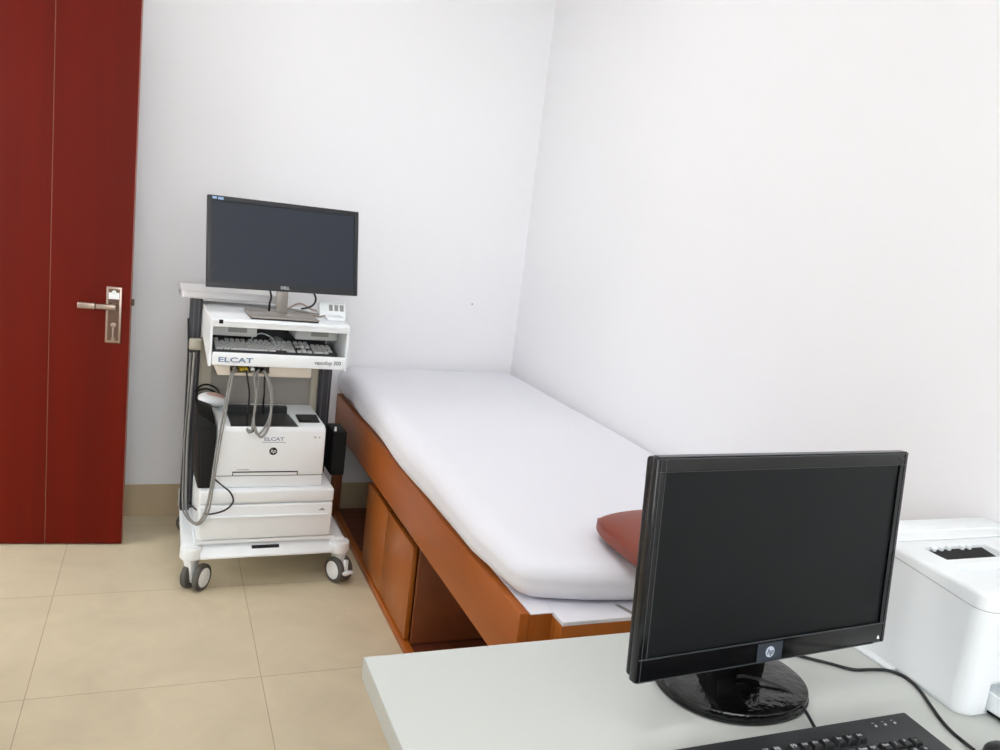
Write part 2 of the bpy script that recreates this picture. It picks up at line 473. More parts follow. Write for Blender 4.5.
# top unit: slab, side cheeks, back, tray
b = bmesh.new()
bx(b, .164, .668, 3.058, 3.53, 1.014, 1.046, .004)
bx(b, .172, .66, 3.052, 3.06, 1.032, 1.040, .002)
for x0, x1 in ((.1645, .1735), (.6585, .6675)):
    prism(b, [(3.062, 1.016), (3.062, .868), (3.10, .868), (3.43, .93), (3.43, 1.016)], 0, x0, x1)
bx(b, .17, .662, 3.425, 3.44, .90, 1.016)
tc = link('top_cabinet', b, M_cartw, cart)
b = bmesh.new()
bx(b, .192, .206, 3.051, 3.0535, 1.027, 1.041); link('slot', b, M_dark, tc)
b = bmesh.new(); bx(b, .335, .352, 3.30, 3.315, 1.0462, 1.047); link('cable_hole', b, M_dark, tc)
b = bmesh.new(); bx(b, .175, .657, 3.418, 3.4248, .905, 1.012); link('dark_back_sheet', b, M_black, tc)  # black sheet across the back of the keyboard compartment
b = bmesh.new(); bx(b, .1755, .6565, 3.062, 3.42, .8745, .886, .002); bx(b, .1755, .6565, 3.05, 3.066, .874, .922, .005, 3)
bx(b, .19, .645, 3.066, 3.12, .886, .908, .004)
tray = link('keyboard_tray', b, M_cartw, cart)
b = bmesh.new(); text(b, 'ELCAT', .0255, Matrix.Translation((.256, 3.0495, .8955)) @ FRONT, wide=1.62, offset=.0005); link('brand_lettering', b, M_blue, tray)
b = bmesh.new(); text(b, 'vasodop 300', .021, Matrix.Translation((.592, 3.0495, .8985)) @ FRONT, offset=.0003, wide=.93); link('model_lettering', b, M_grt, tray)
for x0, x1 in ((.178, .345), (.49, .655)):
    b = bmesh.new(); bx(b, x0, x1, 3.20, 3.36, .960, 1.0138, .004)
    md = link('device_module', b, M_modl, cart)
    b = bmesh.new(); xm = (x0 + x1) / 2 + .012; bx(b, xm - .034, xm + .034, 3.1985, 3.2005, .975, .993); link('label_plate', b, M_socket, md)
# connector box under the tray, with its recess and plugs
b = cut(box(.20, .545, 3.105, 3.34, .826, .8743, .006, 2), [box(.244, .386, 3.08, 3.15, .838, .872)])
cb = link('connector_box', b, M_cream, cart)
b = bmesh.new(); bx(b, .2445, .3855, 3.146, 3.149, .8385, .8715); link('recess', b, mat('recess_brown', (84, 76, 62), .7), cb)
for x, mt_ in ((.26, M_grey), (.285, M_yellow), (.302, M_yellow), (.325, M_white), (.347, M_black), (.368, M_black)):
    b = bmesh.new(); cyl(b, (x, 3.147, .855), (x, 3.10, .852), .009, .007, 14, .0015); link('plug', b, mt_, cb)

# ------------------------------------------------------------------ computer keyboard builder
ROWS = []
def layout(u):
    r = []
    for i, t in [(0, 'Esc')] + [(2 + k, 'F%d' % (k + 1)) for k in range(4)] + [(6.5 + k, 'F%d' % (k + 5)) for k in range(4)] + [(11 + k, 'F%d' % (k + 9)) for k in range(4)]: r.append((i, 0, 1, t))
    r += [(15.25, 0, 1, 'Prt'), (16.25, 0, 1, 'Scr'), (17.25, 0, 1, 'Brk')]
    y = 1.35
    r += [(k, y, 1, s) for k, s in enumerate('`1234567890-=')] + [(13, y, 2, 'Bksp')]
    r += [(15.25, y, 1, 'Ins'), (16.25, y, 1, 'Home'), (17.25, y, 1, 'PgU'), (18.5, y, 1, 'Num'), (19.5, y, 1, '/'), (20.5, y, 1, '*'), (21.5, y, 1, '-')]
    y += 1
    r += [(0, y, 1.5, 'Tab')] + [(1.5 + k, y, 1, s) for k, s in enumerate('QWERTYUIOP[]')] + [(13.5, y, 1.5, '\\')]
    r += [(15.25, y, 1, 'Del'), (16.25, y, 1, 'End'), (17.25, y, 1, 'PgD'), (18.5, y, 1, '7'), (19.5, y, 1, '8'), (20.5, y, 1, '9'), (21.5, y, 1, '+')]
    y += 1
    r += [(0, y, 1.75, 'Caps')] + [(1.75 + k, y, 1, s) for k, s in enumerate("ASDFGHJKL;'")] + [(12.75, y, 2.25, 'Enter')]
    r += [(18.5, y, 1, '4'), (19.5, y, 1, '5'), (20.5, y, 1, '6')]
    y += 1
    r += [(0, y, 2.25, 'Shift')] + [(2.25 + k, y, 1, s) for k, s in enumerate('ZXCVBNM,./')] + [(12.25, y, 2.75, 'Shift')]
    r += [(16.25, y, 1, '^'), (18.5, y, 1, '1'), (19.5, y, 1, '2'), (20.5, y, 1, '3'), (21.5, y, 1, 'Ent')]
    y += 1
    r += [(0, y, 1.5, 'Ctrl'), (1.5, y, 1.25, 'Alt'), (2.75, y, 7, ''), (9.75, y, 1.5, 'Alt'), (13.25, y, 1.75, 'Ctrl')]
    r += [(15.25, y, 1, '<'), (16.25, y, 1, 'v'), (17.25, y, 1, '>'), (18.5, y, 2, '0'), (20.5, y, 1, '.')]
    return r


def key_mesh(name, u, w, kh, mats, legend):
    b = bmesh.new(); hw = w * u / 2 - u * .045; hd = u / 2 - u * .045; i = u * .13
    hexa(b, [(-hw, -hd, 0), (hw, -hd, 0), (hw, hd, 0), (-hw, hd, 0),
             (-hw + i, -hd + i * .9, kh), (hw - i, -hd + i * .9, kh), (hw - i, hd - i * .6, kh), (-hw + i, hd - i * .6, kh)], r=u * .04, seg=1)
    if legend:
        sz = u * (.52 if len(legend) < 3 else .3)
        text(b, legend, sz, Matrix.Translation((-hw * .0 - u * .04, u * .05, kh + .0001)), 1, extrude=.0002, offset=u * .008)
    me = bpy.data.meshes.new(name); b.to_mesh(me); b.free()
    for q in mats: me.materials.append(q)
    return me


def keyboard(root, W, D, hf, hb, top, u, body_m, key_ms, legends, rx, kh=.007):
    """root frame: x from the middle, y from the front edge, z from the support"""
    t = math.atan2(hb - hf, D)
    T = Matrix.Translation((0, 0, hf)) @ Matrix.Rotation(t, 4, 'X')
    b = bmesh.new()
    hexa(b, [(-W / 2, 0, 0), (W / 2, 0, 0), (W / 2, D, 0), (-W / 2, D, 0), (-W / 2, 0, hf), (W / 2, 0, hf), (W / 2, D, hb), (-W / 2, D, hb)], r=.0035, seg=2)
    me = bpy.data.meshes.new('body'); b.to_mesh(me); b.free(); me.materials.append(body_m)
    for q in me.polygons: q.use_smooth = True
    me.set_sharp_from_angle(angle=.6)
    bo = bpy.data.objects.new('body', me); C.objects.link(bo); bo.parent = root
    cache = {}
    for ux, uy, w, s in layout(u):
        k = (w, s if legends else '')
        if k not in cache: cache[k] = key_mesh('key', u, w, kh, key_ms, s if legends else '')
        o = bpy.data.objects.new('key', cache[k]); C.objects.link(o); o.parent = root
        o.matrix_local = T @ Matrix.Translation((-11.25 * u + (ux + w / 2) * u + rx, D - top - (uy + .5) * u, -.001))
    return T


kb = thing('computer_keyboard', 'white-keyed keyboard with dark frame lying on the cart keyboard tray', 'keyboard', (.418, 3.128, .886))
keyboard(kb, .468, .185, .018, .046, .012, .0198, M_kbd, [M_key], False, 0, .008)
# round mouse behind it
b = bmesh.new(); bmesh.ops.create_uvsphere(b, u_segments=24, v_segments=14, radius=1)
b.transform(Matrix.Translation((.447, 3.38, .905)) @ Matrix.Diagonal((.036, .05, .032, 1)))
for v in b.verts: v.co.z = max(v.co.z, .886)
cm = thing('computer_mouse', 'pale grey rounded mouse stowed behind the white keyboard inside the cart', 'mouse', (.447, 3.38, .886))
link('shell', b, M_modl, cm)
b = bmesh.new(); tube(b, [(.447, 3.335, .905), (.42, 3.325, .94), (.38, 3.33, .955), (.35, 3.35, .935), (.34, 3.37, .90)], .003); link('cord', b, M_white, cm, 80)

# ------------------------------------------------------------------ cart monitor
def frame_matrix(o, yw, tl): return Matrix.Translation(o) @ Matrix.Rotation(yw, 4, 'Z') @ Matrix.Rotation(-tl, 4, 'X')
MW, MH = .583, .337
mo = thing('computer_monitor', 'widescreen monitor with silver stand on top of the white cart', 'monitor', (.43, 3.19, 1.046))
FM = frame_matrix((.441, 3.2, 1.1435), .125, .1924)
def bezel(W, H, l, r_, t_, b_, th, rr):
    return cut(box(-W / 2, W / 2, 0, th, 0, H, rr, 3), [box(-W / 2 + l, W / 2 - r_, -.02, .004, b_, H - t_)])
b = bezel(MW, MH, .020, .017, .018, .026, .022, .003)
bx(b, -.2, .2, .02, .042, .04, .28, .012, 3); b.transform(FM); hz = link('housing', b, M_bezel2, mo)
b = bmesh.new(); bx(b, -MW / 2 + .0205, MW / 2 - .0175, .0034, .006, .0265, MH - .0185, M=FM); link('screen', b, M_screen2, mo)
b = bmesh.new(); text(b, 'DELL', .0145, FM @ Matrix.Translation((-.003, -.0003, .0125)) @ FRONT, offset=.0008, wide=1.05); link('logo', b, M_leg, hz)
b = bmesh.new(); bx(b, -MW / 2 + .012, -MW / 2 + .060, -.0006, .001, MH - .0165, MH - .003, M=FM)
bx(b, -MW / 2 + .016, -MW / 2 + .031, -.001, .0005, MH - .014, MH - .005, mi=1, M=FM); bx(b, -MW / 2 + .036, -MW / 2 + .055, -.001, .0005, MH - .015, MH - .006, mi=1, M=FM)
link('sticker', b, [M_logo_d, M_lbl], hz)
b = bmesh.new(); bx(b, .412, .456, 3.222, 3.238, 1.055, 1.18, .004, 2); link('neck', b, M_silver, mo)
b = bmesh.new(); bx(b, .304, .550, 3.07, 3.30, 1.0465, 1.052, .002, 2, mi=1); bx(b, .302, .552, 3.068, 3.302, 1.052, 1.058, .002, 2); link('stand_base', b, [M_silver, M_black], mo)

# ------------------------------------------------------------------ things on the cart
# paper folder lying across the post top, behind the monitor
b = bmesh.new()
bx(b, .085, .48, 3.41, 3.66, 1.0695, 1.097, .006, 3)
for k in range(3): bx(b, .0835, .482, 3.4085, 3.655, 1.075 + k * .007, 1.0762 + k * .007)
fo = thing('document_folder', 'flat white document folder lying behind the monitor across the cart post top', 'folder', (.26, 3.53, 1.0695))
link('paper_stack', b, M_paper, fo)
b = bmesh.new(); bx(b, .080, .485, 3.404, 3.665, 1.097, 1.0995, .001, 1); bx(b, .080, .485, 3.404, 3.665, 1.0682, 1.0695)
link('cover', b, M_paper, fo)
# power strip
ps = thing('power_strip', 'white power strip with a row of sockets on the cart top right of the monitor', 'power strip', (.645, 3.26, 1.046), .02)
b = bmesh.new(); prism(b, [(3.235, 1.0462), (3.30, 1.0462), (3.30, 1.105), (3.262, 1.108), (3.24, 1.065)], 0, .585, .69, .004); link('body', b, M_white, ps)
tl = math.atan2(.022, .043)
for x in (.606, .630, .652, .674):
    b = bmesh.new(); bx(b, -.0075, .0075, -.0015, .002, -.013, .013, .001, 1, M=Matrix.Translation((x, 3.2512, 1.0865)) @ Matrix.Rotation(-tl, 4, 'X'))
    s = link('socket', b, M_white if x < .61 else M_socket, ps)
# small white adapter in front of it
b = bmesh.new(); bx(b, .60, .668, 3.15, 3.225, 1.0465, 1.062, .006, 3); single('power_adapter', b, M_white, 'small white adapter block on the cart top in front of the power strip', 'adapter')


def wire(name, pts, r, m_, label, group=None, n=7):
    b = bmesh.new(); tube(b, pts, r, 8, n); return single(name, b, m_, label, 'cable', group, 80)


zt = 1.05
wire('cable_bundle_strand', [(.40, 3.33, zt), (.48, 3.31, zt + .012), (.55, 3.25, zt + .01), (.60, 3.245, zt + .006)], .004, M_grey, 'grey power lead running from the monitor stand to the power strip')
wire('cable_bundle_strand', [(.47, 3.345, zt + .004), (.52, 3.33, zt + .035), (.56, 3.3, zt + .02), (.59, 3.285, zt + .014)], .004, mat('beige_cable', (176, 160, 148), .5), 'beige lead arching over the cart top behind the silver stand')
wire('cable_bundle_strand', [(.46, 3.31, zt), (.50, 3.285, zt + .006), (.54, 3.235, zt + .006), (.575, 3.21, zt + .004), (.60, 3.20, zt + .01)], .0035, mat('brown_grey_cable', (150, 134, 122), .5), 'brown-grey lead lying on the cart top between stand and adapter')
wire('monitor_cable', [at(315, 292, y=3.27), at(317.5, 299, y=3.27), at(315, 305, y=3.27), at(309, 308, y=3.27), at(303, 309, y=3.28)], .004, M_blackc, 'black cable curling down under the right half of the cart monitor')
wire('monitor_cable', [at(271.5, 291, y=3.235), at(272.5, 297, y=3.235), at(271, 304, y=3.24), (at(270.5, 310, y=3.25).x, 3.25, zt)], .004, M_blackc, 'short black cable dropping beside the silver monitor neck')

# laser printer on the cart
lp = thing('laser_printer', 'white laser printer with black top tray standing on the cart drawer unit', 'printer', (.416, 3.30, .398))
prof = [(3.10, .399), (3.44, .399), (3.44, .648), (3.13, .644), (3.106, .637), (3.10, .624)]
b = bmesh.new(); prism(b, prof, 0, .213, .618, .006)
b = cut(b, [box(.260, .512, 3.111, 3.418, .616, .70)])
body = link('body', b, M_white, lp)
b = bmesh.new()
hexa(b, [(.2602, 3.1112, .6165), (.5118, 3.1112, .6165), (.5118, 3.417, .6165), (.2602, 3.417, .6165),
         (.2602, 3.1112, .6400), (.5118, 3.1112, .6400), (.5118, 3.34, .628), (.2602, 3.34, .628)])
bx(b, .2602, .5118, 3.385, 3.4178, .6165, .648); link('output_tray', b, M_tray, lp)
b = bmesh.new(); hexa(b, [(.522, 3.155, .640), (.605, 3.155, .640), (.607, 3.255, .643), (.524, 3.255, .643), (.522, 3.155, .6465), (.605, 3.155, .6465), (.607, 3.255, .653), (.524, 3.255, .653)], r=.002)
cpn = link('control_panel', b, M_black, lp)
b = bmesh.new(); bx(b, .537, .582, 3.17, 3.24, -.0006, .0006, M=Matrix.Translation((0, 0, .6502)) @ Matrix.Translation((.56, 3.205, 0)) @ Matrix.Rotation(.065, 4, 'X') @ Matrix.Translation((-.56, -3.205, 0)))
link('display', b, M_tray, cpn)
b = bmesh.new()
bx(b, .213, .6182, 3.0985, 3.101, .446, .4478)
bx(b, .275, .520, 3.0985, 3.101, .4595, .4635); bx(b, .275, .278, 3.0985, 3.101, .447, .463); bx(b, .517, .520, 3.0985, 3.101, .447, .463)
bx(b, .290, .335, 3.0988, 3.101, .4705, .4715)
link('tray_seam', b, M_dark, lp)
b = bmesh.new()
cyl(b, (.421, 3.0992, .544), (.421, 3.1018, .544), .0150, seg=32); text(b, 'hp', .021, Matrix.Translation((.4205, 3.0988, .5445)) @ FRONT, 1, shear=.28)
link('logo', b, [M_inkb, M_white], lp)
b = bmesh.new(); text(b, 'ELCAT', .019, Matrix.Translation((.421, 3.0993, .592)) @ FRONT, wide=1.35, offset=.0004); bx(b, .377, .465, 3.0990, 3.101, .5785, .5805)
link('lettering', b, mat('pale_violet_lettering', (150, 150, 176), .6), lp)
b = bmesh.new(); bx(b, .572, .584, 3.0992, 3.101, .596, .604); bx(b, .592, .597, 3.0988, 3.101, .597, .602, mi=1); link('power_button', b, [M_modl, M_socket], lp)

# two slim black speakers
sp = thing('loudspeaker', 'slim black speaker box standing left of the white printer on the cart', 'speaker', (.176, 3.2, .398))
b = bmesh.new()
hexa(b, [(.153, 3.10, .3985), (.2065, 3.10, .3985), (.2065, 3.32, .3985), (.148, 3.32, .3985),
         (.140, 3.115, .690), (.2065, 3.09, .648), (.2065, 3.32, .672), (.140, 3.32, .695)], r=.006)
link('cabinet', b, M_speaker, sp)
b = bmesh.new(); hexa(b, [(.163, 3.0965, .405), (.2035, 3.0965, .405), (.2035, 3.102, .405), (.163, 3.102, .405), (.156, 3.0955, .633), (.2035, 3.0875, .633), (.2035, 3.11, .633), (.156, 3.11, .633)], r=.0015)
link('grille', b, M_grille, sp)
s2 = thing('loudspeaker', 'black speaker box mounted on the right cart post next to the bed', 'speaker', (.70, 3.37, .38))
b = bmesh.new(); bx(b, .694, .752, 3.29, 3.44, .37, .560, .005, 2); link('cabinet', b, M_speaker, s2)
b = bmesh.new(); bx(b, .70, .746, 3.287, 3.292, .38, .550, .0015, 1); link('grille', b, M_grille, s2)
b = bmesh.new(); bx(b, .6925, .705, 3.44, 3.50, .45, .53, .002, 1); link('bracket', b, M_black, s2)
b = bmesh.new(); cyl(b, (.705, 3.31, .558), (.705, 3.31, .578), .006, .004, 12); link('indicator', b, M_led, s2)
# hand-held probe with coiled cord
pr = thing('doppler_probe', 'white and pinkish hand-held probe lying at the printer top left rear', 'probe', (.206, 3.38, .65))
b = bmesh.new(); bmesh.ops.create_uvsphere(b, u_segments=24, v_segments=14, radius=1); b.transform(Matrix.Translation((.212, 3.37, .679)) @ Matrix.Rotation(.12, 4, 'Y') @ Matrix.Diagonal((.056, .06, .026, 1)))
link('body', b, M_white, pr)
b = bmesh.new(); bmesh.ops.create_uvsphere(b, u_segments=24, v_segments=14, radius=1); b.transform(Matrix.Translation((.218, 3.36, .686)) @ Matrix.Rotation(.12, 4, 'Y') @ Matrix.Diagonal((.042, .030, .0232, 1)))
link('top_shell', b, M_pink, pr)
b = bmesh.new()
pts = []
for k in range(30):
    a = k * .75; pts.append((.196 + (.040 + .004 * (k % 3)) * math.cos(a), 3.39 + .062 * math.sin(a), .661 + .0022 * k * (.5 + .5 * math.sin(a))))
tube(b, pts, .004, 6, 4); link('cord', b, M_blackc, pr)

# cables hanging from the connector box in front of the printer
def Y(px, py, y): return at(px, py, y=y)
wire('signal_cable', [(.26, 3.10, .852), Y(231, 375, 3.075), Y(227, 395, 3.07), Y(222, 420, 3.065), Y(216, 452, 3.06), Y(211, 485, 3.045), Y(206, 508, 3.04), Y(200, 520, 3.045), Y(194, 522, 3.10), Y(189, 514, 3.25), Y(188, 500, 3.40), Y(190, 440, 3.412), Y(194, 390, 3.412), Y(197, 352, 3.40)], .0046, M_grey, 'thick grey cable sweeping down past the black speaker and up the left cart post')
wire('signal_cable', [(.268, 3.10, .850), Y(233, 375, 3.07), Y(229, 395, 3.062), Y(224.5, 420, 3.058), Y(218.5, 452, 3.052), Y(213, 485, 3.032), Y(209, 508, 3.03), Y(203, 520, 3.035), Y(196, 524, 3.09), Y(187, 515, 3.25), Y(185, 500, 3.40), Y(187, 440, 3.415), Y(191, 390, 3.415), Y(193, 352, 3.415)], .0034, M_grey, 'thinner grey cable beside the thick one, climbing the outer face of the left post')
wire('post_cable', [Y(191, 318, 3.42), Y(191, 350, 3.418), Y(189, 400, 3.418), Y(186, 450, 3.418), Y(183, 500, 3.42), (.118, 3.42, .19)], .004, M_blackc, 'thin black cable tied along the outer edge of the left cart post')
wire('speaker_cable', [Y(214, 478, 3.085), Y(222, 485, 3.06), Y(230, 492, 3.045), Y(233, 501, 3.042), Y(226, 509, 3.045), Y(214, 513, 3.05), Y(204, 513, 3.06), Y(196, 508, 3.2), Y(191, 502, 3.41)], .0032, M_blackc, 'thin black cable looping out of the left speaker across the drawer front')
wire('data_cable', [(.347, 3.10, .852), Y(254, 377, 3.085), Y(256, 392, 3.082), Y(255, 408, 3.08), Y(253, 422, 3.078), Y(252, 430, 3.078), Y(249, 432, 3.08), Y(247, 428, 3.086)], .0048, M_grey, 'grey cable hanging straight down before the middle of the black printer tray')
wire('data_cable', [(.325, 3.10, .850), Y(259, 378, 3.084), Y(257, 392, 3.074), Y(254.5, 410, 3.072), Y(254, 424, 3.07), Y(257, 434, 3.07), Y(263, 430, 3.072), Y(269, 418, 3.074), Y(272.5, 402, 3.076), Y(271, 385, 3.082), (.368, 3.10, .852)], .0038, M_grey, 'grey cable hanging in a long closed loop over the printer front edge')
wire('data_cable', [(.362, 3.101, .850), Y(268, 380, 3.07), Y(271, 395, 3.066), Y(271, 412, 3.064), Y(268, 428, 3.062), Y(262, 437, 3.062), Y(257, 433, 3.064), Y(254.5, 426, 3.066)], .0048, M_grey, 'thick grey cable hanging lowest of the loops over the printer lettering')
wire('data_cable', [(.302, 3.10, .85), Y(248, 381, 3.085), Y(249.5, 392, 3.09), Y(249, 404, 3.11), Y(247.5, 424, 3.12), Y(251, 432, 3.088), Y(256, 428, 3.088)], .0032, M_blackc, 'thin black cable from the yellow plug down onto the printer tray')
wire('data_cable', [(.372, 3.105, .85), Y(265, 381, 3.10), Y(264.5, 394, 3.11), Y(264, 404, 3.16), (.39, 3.22, .652)], .0032, M_blackc, 'thin black cable at the right of the connector recess dropping into the tray')

for o in (lp, sp, pr): o.location.z -= .008
ON_CART = [o for o in C.objects if o.parent is None and o.type in ('MESH', 'EMPTY') and o.name not in BEFORE_CART]
# ------------------------------------------------------------------ examination bed
BX0, BX1, BY0, BY1 = .80, 1.698, 1.585, 3.835
bed = thing('examination_bed', 'orange-brown wooden examination bed with under-cabinet along the right wall', 'bed', (1.25, 2.7, 0))
b = bmesh.new(); bx(b, BX0 + .0255, BX0 + .045, BY0, BY1, .438, .601); bx(b, BX0, BX0 + .026, BY0, BY1, .437, .605, .003, 2); bx(b, .829, .866, 2.05, BY1, .55, .6055, .002); link('side_rail', b, M_wood, bed)
b = bmesh.new()
bx(b, BX0 + .0452, .8845, BY0, BY0 + .035, .442, .6005); bx(b, .884, BX1, 1.53, 1.565, .442, .594, .003)
bx(b, .8848, .92, 1.565, 1.62, .442, .594, .002)
link('foot_rail', b, M_woodd, bed)
b = bmesh.new(); bx(b, BX0 + .045, BX1, BY1 - .03, BY1, .442, .603, .003); link('head_rail', b, M_woodd, bed)
b = bmesh.new(); bx(b, .8265, .8858, BY0 - .002, BY0 + .037, .6012, .6048, .001, 1); bx(b, .8265, 1.697, BY0 + .036, BY1 - .031, .6012, .6048, .001, 1); bx(b, .886, 1.697, 1.532, 1.63, .5945, .6047, .001, 1)
bd = link('white_top_board', b, M_board, bed)
b = bmesh.new(); pa, pb = at(617, 604.5, z=.606), at(640, 617, z=.606)
q = Vector((.006, .0, 0))
hexa(b, [pa - q - Vector((0, 0, .002)), pa + q - Vector((0, 0, .002)), pb + q - Vector((0, 0, .002)), pb - q - Vector((0, 0, .002)), pa - q, pa + q, pb + q, pb - q])
link('grey_tape', b, M_socket, bd)
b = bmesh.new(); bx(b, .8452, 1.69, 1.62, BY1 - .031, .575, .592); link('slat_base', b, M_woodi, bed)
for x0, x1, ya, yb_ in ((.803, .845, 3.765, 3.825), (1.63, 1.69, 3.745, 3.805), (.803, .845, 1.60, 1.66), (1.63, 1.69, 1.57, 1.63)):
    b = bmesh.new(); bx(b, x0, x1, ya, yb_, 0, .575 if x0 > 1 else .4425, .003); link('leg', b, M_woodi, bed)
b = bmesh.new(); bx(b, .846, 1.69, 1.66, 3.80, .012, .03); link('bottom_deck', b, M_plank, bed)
b = bmesh.new(); bx(b, .82, .845, 1.62, 3.80, .0, .031, .002); link('plinth', b, M_wood, bed)
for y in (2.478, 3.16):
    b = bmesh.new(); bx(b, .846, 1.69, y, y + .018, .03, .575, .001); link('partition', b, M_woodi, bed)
for ya, yb_ in ((2.505, 2.853), (2.857, 3.18)):
    b = bmesh.new(); bx(b, .826, .8455, ya, yb_, .034, .378, .003, 2); link('door', b, M_woodd, bed)

# mattress under a white sheet
def lerp(tab, t):
    if t <= tab[0][0]: return tab[0][1]
    for (a, va), (c, vc) in zip(tab, tab[1:]):
        if t <= c: s = (t - a) / (c - a); s = s * s * (3 - 2 * s); return va + (vc - va) * s
    return tab[-1][1]
XLFT = [(1.60, .806), (1.75, .797), (1.95, .787), (2.25, .777), (2.7, .78), (3.2, .792), (3.6, .795), (3.84, .785)]
ZTOP = [(1.57, .700), (1.8, .716), (2.3, .742), (2.8, .752), (3.84, .752)]
b = bmesh.new(); bmesh.ops.create_cube(b, size=2)
bmesh.ops.subdivide_edges(b, edges=list(b.edges), cuts=40, use_grid_fill=True)
H = Vector((.45, 1.135, .075)); r = .062
for v in b.verts:
    p = Vector((v.co.x * H.x, v.co.y * H.y, v.co.z * H.z))
    # denser near the borders
    for i in range(3):
        s = v.co[i]; p[i] = H[i] * (math.sin(s * PI / 2) * .6 + s * .4)
    inn = Vector([max(-(H[i] - r), min(H[i] - r, p[i])) for i in range(3)]); d = p - inn
    if d.length > 1e-6: p = inn + d.normalized() * r
    yy = 1.556 + (p.y + H.y); u = (p.x + H.x) / (2 * H.x); w = (p.z + H.z) / (2 * H.z)
    xl = lerp(XLFT, yy); zt_ = lerp(ZTOP, yy) + .008 * max(0, u - .2)
    n1 = noise.noise(Vector((p.x * 3, yy * 2.2, 1.7))); n2 = noise.noise(Vector((p.x * 9, yy * 7, 5.1)))
    edge = max(0, 1 - u / .14)
    x = xl + u * (1.697 - xl) + (1 - w) * edge * .006 * math.sin(yy * 9)
    z = .6055 + w * (zt_ - .6055) + w * (.0035 * n1 + .0015 * n2) * (1 if u < .97 else 0)
    skew = .15 * (1 - u) ** 4 * max(0, (1.9 - yy) / .33)
    # folds where the sheet hangs at the head end
    if yy > 3.5 and u < .12: x += .007 * math.sin(w * 9 + yy * 30) * (yy - 3.5) / .34
    v.co = (x, yy + skew * .6, z)
mt = thing('mattress', 'white sheeted mattress lying on the wooden examination bed', 'mattress', (1.25, 2.7, .605))
link('sheet', b, M_sheet, mt, 180)

# pillow
b = bmesh.new(); bmesh.ops.create_cube(b, size=2); bmesh.ops.subdivide_edges(b, edges=list(b.edges), cuts=24, use_grid_fill=True)
for v in b.verts:
    x, y, z = v.co
    f = max(0, (1 - abs(x) ** 2.6)) ** .55 * max(0, (1 - abs(y) ** 2.6)) ** .55
    cut_ = 1 - .05 * (1 - y * y) ; cutx = 1 - .05 * (1 - x * x)
    q = (1 - .16 * y * y * abs(y), 1 - .16 * x * x * abs(x))
    v.co = (x * .225 * cut_ * q[0], y * .165 * cutx * q[1], .011 * z + z * .040 * f)
bmesh.ops.remove_doubles(b, verts=b.verts, dist=.0004)
b.transform(Matrix.Translation((1.272, 1.632, .749)) @ Matrix.Rotation(.03, 4, 'Z') @ Matrix.Rotation(.03, 4, 'X'))
single('pillow', b, M_pillow, 'flat reddish-brown vinyl pillow on the foot of the white mattress behind the monitor', 'pillow', ang=180)

# ------------------------------------------------------------------ desk
dk = thing('desk', 'pale grey laminate desk in the foreground against the right wall', 'desk', (1.0, .88, 0))
b = bmesh.new(); bx(b, .336, 1.699, .5, 1.222, .712, .75, .0015, 1); link('desktop', b, M_desk, dk)
b = bmesh.new(); bx(b, .60, .618, .52, 1.20, 0, .712); link('side_panel', b, M_deskp, dk)
b = bmesh.new(); bx(b, 1.675, 1.693, .52, 1.20, 0, .712); link('side_panel', b, M_deskp, dk)
b = bmesh.new(); bx(b, .6182, 1.6748, 1.165, 1.183, .25, .712); link('modesty_panel', b, M_deskp, dk)

# ------------------------------------------------------------------ desk monitor
hm = thing('computer_monitor', 'black monitor with glossy oval foot wrapped in clear film on the desk', 'monitor', (.945, 1.03, .75))
HW, HH = .556, .350
HMt = frame_matrix((.9405, .948, .836), .0658, .0859)
l = -HW / 2 + .011; rr_ = HW / 2
b = cut(box(l, rr_, 0, .017, 0, HH - .004, .004, 3), [box(l + .019, rr_ - .019, -.02, .004, .037, HH - .004 - .021)])
bx(b, l + .002, rr_ - .004, .016, .030, .004, HH - .006, .006, 3); bx(b, -.17, .17, .028, .052, .05, .27, .014, 3)
b.transform(HMt); hh = link('housing', b, M_glossb, hm)
b = bmesh.new(); bx(b, l + .0195, rr_ - .0195, .0032, .006, .0375, HH - .0255, M=HMt); link('screen', b, M_screen, hm)
b = bmesh.new()
def strip(x0, x1, z0, z1): bx(b, x0, x1, -.0012, .0004, z0, z1, M=HMt)
strip(l + .004, rr_ - .006, .0367, .0383); strip(l + .004, rr_ - .03, .0015, .0025)
strip(l + .008, l + .0088, .002, HH - .006); strip(l + .0168, l + .0178, .036, HH - .006)
strip(rr_ - .0085, rr_ - .0075, .002, HH - .006); strip(l + .004, rr_ - .006, HH - .0263, HH - .0258)
strip(l + .003, rr_ - .003, HH - .0068, HH - .0055)
bx(b, l + .006, rr_ - .004, .001, .0155, HH - .0042, HH - .0032, M=HMt)
link('film_edge_glint', b, M_film, hh)  # grey strips paint the glints along the clear film's edges
b = bmesh.new(); bx(b, -.027, .027, -.0014, .0004, .0035, .0335, M=HMt)
cyl(b, (0, -.0014, .0185), (0, -.0020, .0185), .0092, seg=36, mi=1, M=HMt)
text(b, 'hp', .0140, HMt @ Matrix.Translation((-.0003, -.0022, .0188)) @ FRONT, 0, shear=.28)
link('logo', b, [M_logo_d, M_logo_w], hh)
b = bmesh.new(); prism(b, [(rr_ - .022, .009), (rr_ - .016, .009), (rr_ - .019, .0155)], 1, -.0014, .0004, M=HMt); link('power_mark', b, M_led, hh)
b = bmesh.new(); text(b, '19w', .0075, HMt @ Matrix.Translation((rr_ - .018, -.0006, HH - .0155)) @ FRONT); link('lettering', b, M_film, hh)
